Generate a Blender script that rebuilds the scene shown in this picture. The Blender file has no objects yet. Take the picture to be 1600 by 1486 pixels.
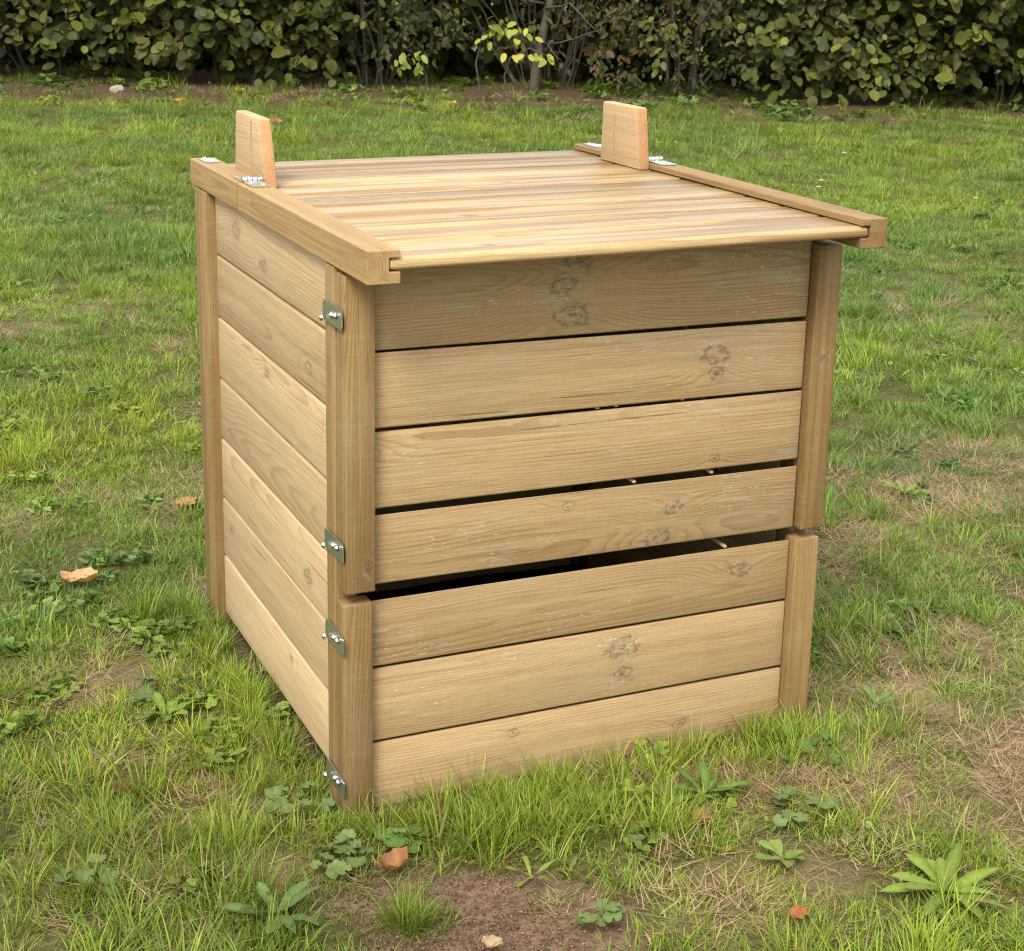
import bpy, bmesh, math, random
import numpy as np
from mathutils import Vector, Matrix, Euler

random.seed(7); RNG = np.random.default_rng(11)
scene = bpy.context.scene
COL = scene.collection

# ------------------------------------------------------------------ camera, sky, sun, exposure
cam_d = bpy.data.cameras.new('camera'); cam_o = bpy.data.objects.new('camera', cam_d); COL.objects.link(cam_o)
CPOS = Vector((-0.67988, -2.10698, 1.25050))
R_ = Vector((0.90071749, -0.43338092, 0.02981572)); U_ = Vector((0.08297253, 0.23900575, 0.9674667)); F_ = Vector((0.42640773, 0.86894029, -0.25123537))
m = Matrix((R_, U_, -F_)).transposed().to_4x4(); m.translation = CPOS
cam_o.matrix_world = m
cam_d.sensor_fit = 'HORIZONTAL'; cam_d.sensor_width = 36.0; cam_d.lens = 36.0*2558.468/1600
cam_d.shift_x = (800-893.5946)/1600; cam_d.shift_y = (592.5062-743)/1600
cam_d.clip_start = 0.05; cam_d.clip_end = 2000
cam_d.dof.use_dof = True; cam_d.dof.focus_distance = 2.55; cam_d.dof.aperture_fstop = 29
scene.camera = cam_o

SUN_EL, SUN_AZ = math.radians(50), math.radians(224)      # azimuth of the sun seen from the bin, clockwise from +Y
world = bpy.data.worlds.new("World"); scene.world = world; world.use_nodes = True
nt = world.node_tree; nt.nodes.clear()
wo = nt.nodes.new('ShaderNodeOutputWorld'); bg = nt.nodes.new('ShaderNodeBackground')
sky = nt.nodes.new('ShaderNodeTexSky'); sky.sky_type = 'NISHITA'; sky.sun_disc = False
sky.sun_elevation = SUN_EL; sky.sun_rotation = SUN_AZ; sky.dust_density = 4.0; sky.air_density = 1.0; sky.ozone_density = 0.6
over = nt.nodes.new('ShaderNodeMixRGB'); over.inputs[0].default_value = 0.72      # an even cloud cover over the blue
over.inputs[2].default_value = (6.3, 6.1, 5.75, 1)
nt.links.new(sky.outputs[0], over.inputs[1]); nt.links.new(over.outputs[0], bg.inputs[0])
bg.inputs[1].default_value = 0.13
nt.links.new(bg.outputs[0], wo.inputs[0])
sd = bpy.data.lights.new('sun', 'SUN'); sd.energy = 1.5; sd.angle = math.radians(22); sd.color = (1.0, 0.95, 0.86)
so = bpy.data.objects.new('sun', sd); COL.objects.link(so)
sdir = Vector((math.sin(SUN_AZ)*math.cos(SUN_EL), math.cos(SUN_AZ)*math.cos(SUN_EL), math.sin(SUN_EL)))
so.rotation_euler = sdir.to_track_quat('Z', 'Y').to_euler(); so.location = (-4, -4, 8)
vs = scene.view_settings
vs.view_transform = 'Standard'; vs.look = 'None'; vs.gamma = 1; vs.use_curve_mapping = False; vs.exposure = 1.18
scene.cycles.adaptive_threshold = .015; scene.cycles.filter_width = 1.15; scene.cycles.denoising_prefilter = 'NONE'; scene.cycles.max_bounces = 6; scene.cycles.diffuse_bounces = 3; scene.cycles.glossy_bounces = 2; scene.cycles.transmission_bounces = 2; scene.cycles.caustics_reflective = False; scene.cycles.caustics_refractive = False

# ------------------------------------------------------------------ helpers
def tag(o, label=None, cat=None, group=None, kind=None):
    if label: o['label'] = label
    if cat: o['category'] = cat
    if group: o['group'] = group
    if kind: o['kind'] = kind
    return o
def empty(name, loc=(0,0,0), rz=0):
    o = bpy.data.objects.new(name, None); COL.objects.link(o); o.empty_display_size = 0.05
    o.location = loc; o.rotation_euler = (0,0,rz); return o
def link(name, me, parent=None):
    o = bpy.data.objects.new(name, me); COL.objects.link(o)
    if parent: o.parent = parent
    return o
class N:
    """small node-building helper"""
    def __init__(s, mat): s.t = mat.node_tree; s.n = s.t.nodes; s.l = s.t.links
    def sock(s, v, inp):
        if isinstance(v, bpy.types.NodeSocket): s.l.new(v, inp)
        elif v is not None: inp.default_value = v
    def math(s, op, a, b=None, c=None, clamp=False):
        n = s.n.new('ShaderNodeMath'); n.operation = op; n.use_clamp = clamp
        s.sock(a, n.inputs[0]); s.sock(b, n.inputs[1]); s.sock(c, n.inputs[2]); return n.outputs[0]
    def vmath(s, op, a, b=None):
        n = s.n.new('ShaderNodeVectorMath'); n.operation = op
        s.sock(a, n.inputs[0]); s.sock(b, n.inputs[1]); return n.outputs[0]
    def sep(s, v):
        n = s.n.new('ShaderNodeSeparateXYZ'); s.l.new(v, n.inputs[0]); return n.outputs
    def comb(s, x, y, z):
        n = s.n.new('ShaderNodeCombineXYZ'); s.sock(x, n.inputs[0]); s.sock(y, n.inputs[1]); s.sock(z, n.inputs[2]); return n.outputs[0]
    def noise(s, v, scale=5, detail=3, rough=.5, dist=0, dim='3D'):
        n = s.n.new('ShaderNodeTexNoise'); n.noise_dimensions = dim; s.l.new(v, n.inputs['Vector'])
        n.inputs['Scale'].default_value = scale; n.inputs['Detail'].default_value = detail
        n.inputs['Roughness'].default_value = rough; n.inputs['Distortion'].default_value = dist; return n.outputs[0]
    def ramp(s, f, lo, hi, a=0.0, b=1.0, smooth=True):
        n = s.n.new('ShaderNodeMapRange'); n.interpolation_type = 'SMOOTHSTEP' if smooth else 'LINEAR'
        s.sock(f, n.inputs[0]); s.sock(lo, n.inputs[1]); s.sock(hi, n.inputs[2]); s.sock(a, n.inputs[3]); s.sock(b, n.inputs[4]); return n.outputs[0]
    def mix(s, f, a, b, mode='MIX'):
        n = s.n.new('ShaderNodeMixRGB'); n.blend_type = mode; s.sock(f, n.inputs[0])
        for v, i in ((a, 1), (b, 2)):
            if isinstance(v, tuple): v = v if len(v) == 4 else v+(1,)
            s.sock(v, n.inputs[i])
        return n.outputs[0]
    def attr(s, name, typ='GEOMETRY'):
        n = s.n.new('ShaderNodeAttribute'); n.attribute_name = name; n.attribute_type = typ; return n
    def bump(s, h, strength=.3, dist=.002, normal=None):
        n = s.n.new('ShaderNodeBump'); n.inputs['Strength'].default_value = strength; n.inputs['Distance'].default_value = dist
        s.l.new(h, n.inputs['Height'])
        if normal: s.l.new(normal, n.inputs['Normal'])
        return n.outputs[0]
def new_mat(name):
    mt = bpy.data.materials.new(name); mt.use_nodes = True
    return mt, N(mt), mt.node_tree.nodes['Principled BSDF']

# ------------------------------------------------------------------ wood
def wood(name, light, dark, stain, knotc, ring=0.0052, contrast=.55, green=0.3, chips=0.0, streak=.35, rough=.68, wide=1.0, bx_=3.2, by_=16, st0=.46, st1=.74, tilt_=.10):
    """Sawn pine. 'gc' = metres along grain / across / through, per vertex; seed and knots are object properties."""
    mt, n, bsdf = new_mat(name)
    P0 = n.attr('gc').outputs['Vector']
    seed = n.attr('seed', 'OBJECT').outputs['Fac']
    shift = n.comb(n.math('MULTIPLY', seed, 7.31), n.math('MULTIPLY', seed, 3.77), n.math('MULTIPLY', seed, 5.13))
    x, y, z = n.sep(P0)[:3]
    low = n.noise(n.vmath('ADD', n.vmath('MULTIPLY', P0, (1.6, 7, 7)), shift), 1.0, 2, .5)
    mid = n.noise(n.vmath('ADD', n.vmath('MULTIPLY', P0, (7, 40, 40)), shift), 1.0, 3, .55)
    tilt = n.math('MULTIPLY', n.math('SUBTRACT', n.math('FRACT', n.math('MULTIPLY', seed, 1.618)), .5), tilt_)
    zc = n.math('ADD', n.math('MULTIPLY', n.math('FRACT', n.math('MULTIPLY', seed, 2.414)), .05), .012)
    yc = n.math('MULTIPLY', n.math('SUBTRACT', n.math('FRACT', n.math('MULTIPLY', seed, 3.303)), .5), .12)
    yy = n.math('ADD', n.math('SUBTRACT', y, yc), n.math('MULTIPLY', n.math('SUBTRACT', low, .5), .05))
    zz = n.math('ADD', n.math('ADD', z, zc), n.math('MULTIPLY', x, tilt))
    zz = n.math('ADD', zz, n.math('MULTIPLY', n.math('SUBTRACT', low, .5), .034))
    r = n.math('SQRT', n.math('ADD', n.math('MULTIPLY', yy, yy), n.math('MULTIPLY', zz, zz)))
    r = n.math('ADD', r, n.math('MULTIPLY', n.math('SUBTRACT', mid, .5), .0035))
    core = None; halo = None
    wob = n.noise(n.vmath('ADD', n.vmath('MULTIPLY', P0, (55, 75, 75)), shift), 1.0, 4, .65)
    for k in ('knot_a', 'knot_b', 'knot_c'):
        kx, ky, kr = n.sep(n.attr(k, 'OBJECT').outputs['Vector'])[:3]
        dx = n.math('MULTIPLY', n.math('SUBTRACT', x, kx), .62); dy = n.math('SUBTRACT', y, ky)
        d = n.math('SQRT', n.math('ADD', n.math('MULTIPLY', dx, dx), n.math('MULTIPLY', dy, dy)))
        krs = n.math('MAXIMUM', kr, .0001)
        q = n.math('DIVIDE', d, krs)
        q = n.math('ADD', q, n.math('MULTIPLY', n.math('SUBTRACT', wob, .5), 2.2))
        on = n.math('GREATER_THAN', kr, .0005)
        dx2 = n.math('MULTIPLY', dx, .42)
        dl = n.math('DIVIDE', n.math('SQRT', n.math('ADD', n.math('MULTIPLY', dx2, dx2), n.math('MULTIPLY', dy, dy))), krs)
        g = n.math('MULTIPLY', n.math('EXPONENT', n.math('MULTIPLY', n.math('MULTIPLY', dl, dl), -.32)), on)
        r = n.math('ADD', r, n.math('MULTIPLY', g, n.math('MULTIPLY', kr, 1.5)))
        c = n.math('MULTIPLY', n.ramp(q, .55, 1.05, 1, 0), on)
        h = n.math('MULTIPLY', n.ramp(q, .6, 2.4, 1, 0), on)
        core = c if core is None else n.math('MAXIMUM', core, c)
        halo = h if halo is None else n.math('MAXIMUM', halo, h)
        rg = n.math('MULTIPLY', n.math('MULTIPLY', n.ramp(q, .72, .92, 0, 1), n.ramp(q, .95, 1.2, 1, 0)), on)
        pit = n.math('MULTIPLY', n.ramp(q, .1, .35, 1, 0), on)
        edge = rg if k == 'knot_a' else n.math('MAXIMUM', edge, rg)
        pits = pit if k == 'knot_a' else n.math('MAXIMUM', pits, pit)
    t = n.math('FRACT', n.math('DIVIDE', r, ring))
    late = n.math('MULTIPLY', n.math('POWER', t, 3.0), n.ramp(t, .9, 1.0, 1, 0))
    late = n.math('MULTIPLY', late, 1.45)
    vis = n.noise(n.vmath('ADD', n.vmath('MULTIPLY', P0, (2.5, 22, 22)), shift), 1.0, 2, .5)
    late = n.math('MULTIPLY', late, n.ramp(vis, .3, .66, .25, 1.0))
    fib = n.noise(n.vmath('ADD', n.vmath('MULTIPLY', P0, (14, 620, 620)), shift), 1.0, 3, .6)
    sawn = n.noise(n.vmath('ADD', n.vmath('MULTIPLY', P0, (260, 18, 18)), shift), 1.0, 2, .5)
    c = n.mix(n.math('MULTIPLY', late, contrast), light, dark)
    c = n.mix(n.math('MULTIPLY', n.ramp(fib, .4, .66), .42), c, dark)
    blot = n.noise(n.vmath('ADD', n.vmath('MULTIPLY', P0, (bx_, by_, by_)), shift), 1.0, 4, .6)
    c = n.mix(n.math('MULTIPLY', n.ramp(blot, st0, st1), streak), c, stain)
    gr = n.noise(n.vmath('ADD', n.vmath('MULTIPLY', P0, (4.0, 11, 11)), n.vmath('ADD', shift, (9.1, 3.3, 1.7))), 1.0, 3, .55)
    c = n.mix(n.math('MULTIPLY', n.ramp(gr, .48, .72), green), c, (.40, .375, .235))
    band = n.noise(n.vmath('ADD', n.vmath('MULTIPLY', n.comb(x, n.math('ADD', y, n.math('MULTIPLY', low, .03)), z), (.7, 75, 75)), shift), 1.0, 3, .6)
    c = n.mix(n.math('MULTIPLY', n.ramp(band, .48, .68), streak*.55), c, dark)
    c = n.mix(n.math('MULTIPLY', n.ramp(band, .5, .3), .25), c, tuple(min(1, v*1.15) for v in light))
    # each stick its own tone
    tone = n.math('FRACT', n.math('MULTIPLY', seed, 4.71))
    c = n.mix(1.0, c, n.mix(tone, (.78, .76, .70), (1.10, 1.09, 1.08)), 'MULTIPLY')
    c = n.mix(n.math('MULTIPLY', n.ramp(sawn, .5, .8), .12), c, (.55, .45, .28))
    fine = n.noise(n.vmath('ADD', n.vmath('MULTIPLY', P0, (150, 420, 420)), shift), 1.0, 2, .6)
    c = n.mix(n.math('MULTIPLY', n.ramp(fine, .60, .72), .5), c, dark)
    c = n.mix(n.math('MULTIPLY', halo, .34), c, (.34, .255, .125))
    c = n.mix(n.math('MULTIPLY', core, .5), c, knotc)
    c = n.mix(n.math('MULTIPLY', edge, .55), c, (.14, .085, .035))
    c = n.mix(n.math('MULTIPLY', pits, .55), c, (.09, .06, .035))
    sc_ = n.noise(n.vmath('ADD', n.vmath('MULTIPLY', P0, (70, 130, 130)), shift), 1.0, 3, .65)
    c = n.mix(n.math('MULTIPLY', n.math('MULTIPLY', n.math('MULTIPLY', halo, halo), n.ramp(sc_, .54, .60)), .5), c, (.15, .10, .05))
    c = n.mix(n.math('MULTIPLY', n.math('MULTIPLY', halo, n.ramp(sc_, .46, .38)), .3), c, (.60, .50, .32))
    # thin cracks along the grain
    ck = n.noise(n.vmath('ADD', n.vmath('MULTIPLY', P0, (3.0, 160, 160)), n.vmath('ADD', shift, (4, 8, 2))), 1.0, 1, .5)
    crack = n.ramp(ck, .735, .765)
    c = n.mix(n.math('MULTIPLY', crack, .65), c, (.13, .085, .045))
    if chips:
        ch = n.noise(n.vmath('ADD', n.vmath('MULTIPLY', P0, (75, 240, 240)), shift), 1.0, 2, .6)
        ar = n.noise(n.vmath('ADD', n.vmath('MULTIPLY', P0, (5, 14, 14)), n.vmath('ADD', shift, (5.5, 1, 2))), 1.0, 1, .5)
        m1 = n.math('MULTIPLY', n.ramp(ch, .64, .69), n.ramp(ar, .52, .66))
        c = n.mix(n.math('MULTIPLY', m1, chips), c, (.58, .55, .38))
        sm = n.noise(n.vmath('ADD', n.vmath('MULTIPLY', P0, (18, 130, 130)), n.vmath('ADD', shift, (2.5, 7, 2))), 1.0, 3, .65)
        m2 = n.math('MULTIPLY', n.ramp(sm, .56, .64), n.ramp(ar, .5, .62))
        c = n.mix(n.math('MULTIPLY', m2, chips*.55), c, (.42, .46, .33))
    c = n.mix(1.0, c, (.885, .88, .92), 'MULTIPLY')
    n.l.new(c, bsdf.inputs['Base Color'])
    bsdf.inputs['Roughness'].default_value = rough
    bsdf.inputs['Specular IOR Level'].default_value = .35
    hgt = n.math('ADD', n.math('MULTIPLY', fib, .8), n.math('MULTIPLY', crack, -1.5))
    n.l.new(n.bump(hgt, .45, .0009), bsdf.inputs['Normal'])
    return mt
W_FRONT = wood('front_board_wood', (.56, .40, .205), (.28, .165, .065), (.36, .235, .11), (.38, .27, .145), chips=.7, green=.24, contrast=.7, ring=.0042, tilt_=.045)
W_SIDE = wood('side_board_wood', (.62, .475, .275), (.33, .21, .09), (.44, .29, .145), (.42, .30, .18), green=.12, contrast=.68, ring=.0056, tilt_=.08)
W_BATTEN = wood('batten_wood', (.335, .222, .085), (.17, .095, .03), (.215, .135, .052), (.2, .13, .07), ring=.0036, contrast=.85, green=.22, streak=.7, bx_=1.6, by_=60, st0=.42, st1=.62, tilt_=.03)
W_RAIL = wood('rail_wood', (.46, .31, .135), (.25, .15, .055), (.31, .185, .075), (.2, .12, .06), ring=.0046, contrast=.7, green=.1, streak=.5, tilt_=.05)
W_LID = wood('lid_board_wood', (.53, .40, .195), (.27, .165, .07), (.255, .15, .066), (.2, .12, .06), ring=.0075, contrast=.75, green=.02, streak=.9, rough=.36, bx_=1.0, by_=26, st0=.45, st1=.58)
W_LIDRAIL = wood('lid_rail_wood', (.37, .24, .10), (.19, .11, .042), (.21, .11, .05), (.16, .1, .05), ring=.0042, contrast=.7, green=.12, streak=.85)
W_STOP = wood('stop_wood', (.54, .40, .22), (.33, .21, .095), (.43, .30, .17), (.3, .2, .1), ring=.0055, contrast=.75, green=.05)
W_STOPEND = wood('stop_fresh_cut_wood', (.50, .30, .14), (.34, .15, .055), (.48, .26, .12), (.3, .2, .1), ring=.0045, contrast=.75, green=.0)
def metal(name, col, rough):
    mt, n, b = new_mat(name)
    tc = n.n.new('ShaderNodeTexCoord').outputs['Object']
    ns = n.noise(tc, 180, 3, .6); c = n.mix(n.ramp(ns, .3, .7), tuple(v*.72 for v in col), col)
    n.l.new(c, b.inputs['Base Color']); b.inputs['Metallic'].default_value = 1; b.inputs['Roughness'].default_value = rough
    n.l.new(n.bump(ns, .15, .0006), b.inputs['Normal']); return mt
M_ZINC = metal('galvanised_steel', (.72, .74, .71), .36); M_SCREW = metal('bright_screw_steel', (.86, .87, .88), .2)
mt, n, b = new_mat('black_gap'); b.inputs['Base Color'].default_value = (.02, .016, .012, 1); M_DARK = mt

SEED = [0.37]
def board(name, p0, p1, axis, mat, parent, bev=.003, knots=(), seed=None, face=None, shear=None, label=None, segs=2, jitter=True):
    """A bevelled stick from corner p0 to corner p1; axis = grain direction; face = outward axis of the seen face."""
    bm = bmesh.new(); bmesh.ops.create_cube(bm, size=1)
    c = [(a+b)/2 for a, b in zip(p0, p1)]; s = [abs(b-a) for a, b in zip(p0, p1)]
    for v in bm.verts: v.co = Vector([v.co[i]*s[i] for i in range(3)])
    if shear:
        for v in bm.verts: v.co = shear(v.co.copy(), s)
    if bev: bmesh.ops.bevel(bm, geom=list(bm.edges), offset=bev, offset_type='OFFSET', segments=segs, profile=.5, affect='EDGES', clamp_overlap=True)
    me = bpy.data.meshes.new(name); bm.to_mesh(me); bm.free()
    others = [i for i in range(3) if i != axis]
    fa = face if face is not None else min(others, key=lambda i: s[i])
    wa = [i for i in others if i != fa][0]
    gc = me.attributes.new('gc', 'FLOAT_VECTOR', 'POINT')
    arr = np.array([(v.co[axis], v.co[wa], v.co[fa]) for v in me.vertices], dtype=np.float32)
    gc.data.foreach_set('vector', arr.ravel())
    for p in me.polygons: p.use_smooth = True
    try: me.set_sharp_from_angle(angle=math.radians(50))
    except Exception: pass
    me.materials.append(mat)
    o = link(name, me, parent); o.location = c
    SEED[0] += .6180339
    o['seed'] = float(seed if seed is not None else (SEED[0]*13.7) % 10)
    ks = list(knots)+[(0, 0, 0)]*3
    for nm, k in zip(('knot_a', 'knot_b', 'knot_c'), ks): o[nm] = [float(q) for q in k]
    if jitter: o.rotation_euler = tuple(random.uniform(-.0012, .0012) for _ in range(3))
    if label: o['label'] = label
    return o

# ------------------------------------------------------------------ the compost bin
BIN = tag(empty('compost_bin'), 'square slatted wooden compost bin with closed hinged lid standing on the lawn', 'compost bin')
W, T, DB, BW = .8174, .036, .857, .045      # width, stick depth, outer depth, batten width
ZT = .822
rr = random.uniform
# front boards (seen face y=.017). knots: (along x from centre, height from centre, radius)
FZ = [(.704, .838), (.5885, .7005), (.469, .5852), (.352, .4600), (.2235, .330), (.1035, .2205), (-.012, .1005)]
FK = [[(-.045, .046, .013), (-.068, .008, .012), (-.055, -.036, .016)], [(.195, .012, .0135), (.2, -.018, .009)],
      [(-.39, .03, .009), (.205, -.04, .0065)], [(.105, -.038, .013), (.135, .008, .010), (-.05, .03, .006)], [(.27, .012, .011)],
      [(.058, .025, .015), (.06, -.02, .011)], [(-.13, .03, .0065), (.17, -.012, .008)]]
tips = [.0, .0025, .004, .0]
for k, (za, zb) in enumerate(FZ):
    dx = .003 if k < 4 else 0; dy = -.003 if k < 4 else 0
    cut_ = [0, .007, .007, .013, .013, .004, .004][k]
    def rebate(v, s):
        if v.z > 0 and v.y > 0: v.z -= cut_
        return v
    o = board('front_board', (BW+.0008+dx, .017+dy, za), (W-BW-.0008+dx, .0355+dy, zb), 0, W_FRONT, BIN, bev=.0035, knots=FK[k], seed=[1.13, 2.71, 3.3, 4.9, 6.17, 7.53, 8.21][k], face=1, shear=rebate if k else None)
    o.rotation_euler[1] = [.0, .0045, .003, .006, .0, .0, .0][k]
# front corner battens (the upper panel's sit a touch proud of and to the right of the lower's)
def batten(p0, p1, name='corner_batten', **kw): return board(name, p0, p1, 2, W_BATTEN, BIN, bev=.0025, **kw)
batten((0, 0, -.03), (BW, T, .3335))
batten((W-BW, 0, -.03), (W, T, .3335))
batten((.0025, -.0035, .3515), (BW+.0025, T-.0035, .8165), knots=[(-.19, .012, .005), (-.205, .01, .004)])
batten((W+.004-BW, -.0035, .3505), (W+.004, T-.0035, .822), knots=[(.055, .0, .007)])
# left and right side panels, back panel
SZ = [.029+.1141*k for k in range(7)]+[.8225]; SZ[0] = .024
SK = [[(-.1, .03, .006)], [(.28, .01, .007)], [(-.2, -.02, .01)], [], [(.02, .03, .008)], [(-.22, -.02, .008)], [(.2, .01, .014), (.03, -.02, .010)]]
for side in (0, 1):
    for k in range(7):
        xa, xb = (.016, .034) if side == 0 else (W-.034, W-.016)
        kn = SK[k] if side == 0 else [(rr(-.3, .3), rr(-.03, .03), .01)]
        def taper(v, s, side=side):      # the upper arris is planed off so the joint shows as a V
            if v.z > 0 and ((v.x < 0) == (side == 0)): v.z -= .004
            return v
        board('side_board', (xa, .0835, SZ[k]-(.045 if side and k == 0 else 0)), (xb, .772, SZ[k+1]-.0012+(.008 if side and k == 6 else 0)), 1, W_SIDE, BIN, bev=.0028, knots=kn, face=0, shear=taper, seed=(k*1.37+side*5.2+.83) % 10)
    xa, xb = (0, .034) if side == 0 else (W-.034, W)
    batten((xa+.0015, .0402, -.03), (xb, .0825, ZT), name='side_batten')
    batten((xa, .774, -.03), (xb, .8185, ZT), name='side_batten')
for k in range(7):
    board('back_board', (BW+.001, .826, SZ[k]-(.05 if k == 0 else 0)), (W-BW-.001, .843, SZ[k+1]-.002+(.017 if k == 6 else 0)), 0, W_SIDE, BIN, bev=.003, knots=[(rr(-.3, .3), 0, .01)], face=1)
for xa in (0, W-BW): batten((xa, .820, -.03), (xa+BW, DB, ZT), name='corner_batten')
# pale pegs seen in the gaps between the front boards
def peg(x, z, h=.004, ln=.03):
    board('spacer_peg', (x-.0028, .0175, z-h/2), (x+.0028, .0175+ln, z+h/2), 1, W_SIDE, BIN, bev=.0006, segs=1)
for x, z in ((.44, .5868), (.555, .5868), (.476, .4618), (.615, .4618), (.648, .3322), (.408, .5868)): peg(x, z, .0022 if z > .5 else .0042, .05)

# lid: x0..x1, small cross tilt (right side 9 mm higher)
LX0, LX1, LY0, LY1 = -.0004, .8236, -.1088, .8871
RW = .0461
LZ = .8243          # underside of the rails
def ztilt(x): return .0095*(x-LX0)/(LX1-LX0)
ang = -math.atan2(.0095, LX1-LX0)
nb = 9; pitch = (LY1-LY0)/nb
LK = [[(-.22, -.005, .008), (.3, .02, .005)], [(.12, .01, .007)], [(-.15, .02, .009)], [(.2, -.02, .008)], [(-.3, .0, .007), (-.26, .02, .008)], [(.05, 0, .007)], [(-.1, .0, .006)], [(.15, .0, .008)], [(-.16, .0, .009)]]
for k in range(nb):
    ya = LY0+k*pitch+.0002; yb = LY0+(k+1)*pitch-.0002
    zc = ztilt((LX0+LX1)/2)
    def nose(v, s, k=k):
        if v.z > 0: v.y *= (1-.05)       # planed arrises on top give the V joints
        return v
    o = board('lid_board', (LX0+RW-.0155, ya, .8411+zc), (LX1-RW+.0155, yb, .8578+zc), 0, W_LID, BIN, bev=.0062 if k == 0 else .0058, knots=LK[k], face=2, shear=nose, segs=3 if k == 0 else 1, seed=(k*2.13+.4) % 10, jitter=False)
    o.rotation_euler[1] = ang; o.location.z += random.uniform(-.0006, .0006)
# grooved rails
def rail(x0, side, y0, y1, zoff, mat, name='lid_rail'):
    w, h = RW, .0453; g0, g1, gd = .0160, .0346, .0154     # groove between z g0 and g1, gd deep
    prof = [(0, 0), (w, 0), (w, g0), (w-gd, g0), (w-gd, g1), (w, g1), (w, h), (0, h)]
    if side: prof = [(w-a, b) for a, b in prof][::-1]
    bm = bmesh.new(); L = y1-y0
    ring0 = [bm.verts.new((a-w/2, -L/2, b-h/2)) for a, b in prof]; ring1 = [bm.verts.new((a-w/2, L/2, b-h/2)) for a, b in prof]
    bm.faces.new(ring0); bm.faces.new(ring1[::-1])
    for i in range(8): bm.faces.new((ring0[i], ring1[i], ring1[(i+1) % 8], ring0[(i+1) % 8]))
    bmesh.ops.recalc_face_normals(bm, faces=bm.faces)
    bmesh.ops.bevel(bm, geom=[e for e in bm.edges if len(e.link_faces) == 2], offset=.0014, segments=2, profile=.5, affect='EDGES', clamp_overlap=True)
    bmesh.ops.triangulate(bm, faces=[f for f in bm.faces if len(f.verts) > 4])
    me = bpy.data.meshes.new(name); bm.to_mesh(me); bm.free()
    gc = me.attributes.new('gc', 'FLOAT_VECTOR', 'POINT')
    gc.data.foreach_set('vector', np.array([(v.co.y, v.co.z, v.co.x) for v in me.vertices], dtype=np.float32).ravel())
    me.materials.append(mat); o = link(name, me, BIN); o.location = (x0+w/2, (y0+y1)/2, LZ+zoff+h/2)
    SEED[0] += .618; o['seed'] = float((SEED[0]*13.7) % 10)
    o['knot_a'] = [-.3, 0.0, 0.0]; o['knot_b'] = [.28, .01, 0.0]; o['knot_c'] = [0.0, 0.0, 0.0]
    return o
CUTL, CUTR = .5502, .5842
rail(LX0, 0, LY0-.0, CUTL, 0, W_RAIL); rail(LX0, 0, CUTL+.008, LY1, 0, W_RAIL)
rail(LX1-RW, 1, LY0-.0, CUTR, .0095, W_LIDRAIL); rail(LX1-RW, 1, CUTR+.004, LY1, .0095, W_LIDRAIL)
# lid stops: tapered blocks standing inside the rails
def stop(x0, x1, y0, y1, z0, z1, cutn, cutf, lab):
    def tp(v, s):
        if v.z > 0:
            if v.y < 0: v.y += cutn
            else: v.y -= cutf
        return v
    o = board('lid_stop', (x0, y0, z0), (x1, y1, z1), 1, W_STOP, BIN, bev=.003, face=0, shear=tp, label=lab, jitter=False)
    o.data.materials.append(W_STOPEND)
    for p in o.data.polygons:
        if p.normal.y < -.8: p.material_index = 1
    o['knot_a'] = [0.0, 0.0, 0.0]
    return o
stop(.0465, .0683, .549, .747, .859, .970, .040, .012, 'left tapered block with pale scored stripe')
stop(.7544, .7773, .561, .722, .8674, .980, .020, .004, 'right tapered block broad face to the lid')
board('scored_stripe', (.0457, .628, .862), (.0467, .636, .962), 2, W_STOP, BIN, bev=0, jitter=False)
board('scored_stripe', (.7536, .664, .884), (.7546, .671, .96), 2, W_STOP, BIN, bev=0, jitter=False)
# metal: hinges, plates, screws
def solid(name, bm, mat, parent, smooth=True):
    me = bpy.data.meshes.new(name); bm.to_mesh(me); bm.free(); me.materials.append(mat)
    if smooth:
        for p in me.polygons: p.use_smooth = True
        me.set_sharp_from_angle(angle=math.radians(40))
    return link(name, me, parent)
def bx(bm, p0, p1):
    r = bmesh.ops.create_cube(bm, size=1)
    c = [(a+b)/2 for a, b in zip(p0, p1)]; s = [abs(b-a) for a, b in zip(p0, p1)]
    for v in r['verts']: v.co = Vector([c[i]+v.co[i]*s[i] for i in range(3)])
    return r['verts']
def screw_mesh():
    bm = bmesh.new()
    bmesh.ops.create_uvsphere(bm, u_segments=14, v_segments=8, radius=.0042)
    for v in bm.verts:
        v.co.z *= .75
        if v.co.z < 0: v.co.z = max(v.co.z, -.0008)
    r = bmesh.ops.create_cone(bm, cap_ends=True, segments=14, radius1=.0055, radius2=.0052, depth=.0012)
    bm.faces.ensure_lookup_table()
    me = bpy.data.meshes.new('screw'); bm.to_mesh(me); bm.free(); me.materials.append(M_SCREW)
    for p in me.polygons: p.use_smooth = True
    me.set_sharp_from_angle(angle=math.radians(40)); return me
SCREW = screw_mesh()
def screw(parent, loc, rot=(0, 0, 0), s=1):
    o = link('screw', SCREW, parent); o.location = loc; o.rotation_euler = rot; o.scale = (s, s, s); return o
def plate(xs, side, y0, z0):
    bm = bmesh.new(); sgn = -1 if side == 0 else 1
    bx(bm, (-.0009, -.0425, -.0145), (.0009, .0425, .0145))
    bmesh.ops.bevel(bm, geom=[e for e in bm.edges if abs(e.verts[0].co.x-e.verts[1].co.x) > .001], offset=.004, segments=3, affect='EDGES')
    o = solid('fixing_plate', bm, M_ZINC, BIN); o.location = (xs+sgn*.0022, y0, z0)
    for y, z, ex in ((.034, -.011, .004), (.001, -.001, 0), (-.019, .002, .001)):
        screw(o, (sgn*(.0018+ex), y, z), (0, sgn*math.pi/2, 0), 1.0)
    return o
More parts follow.
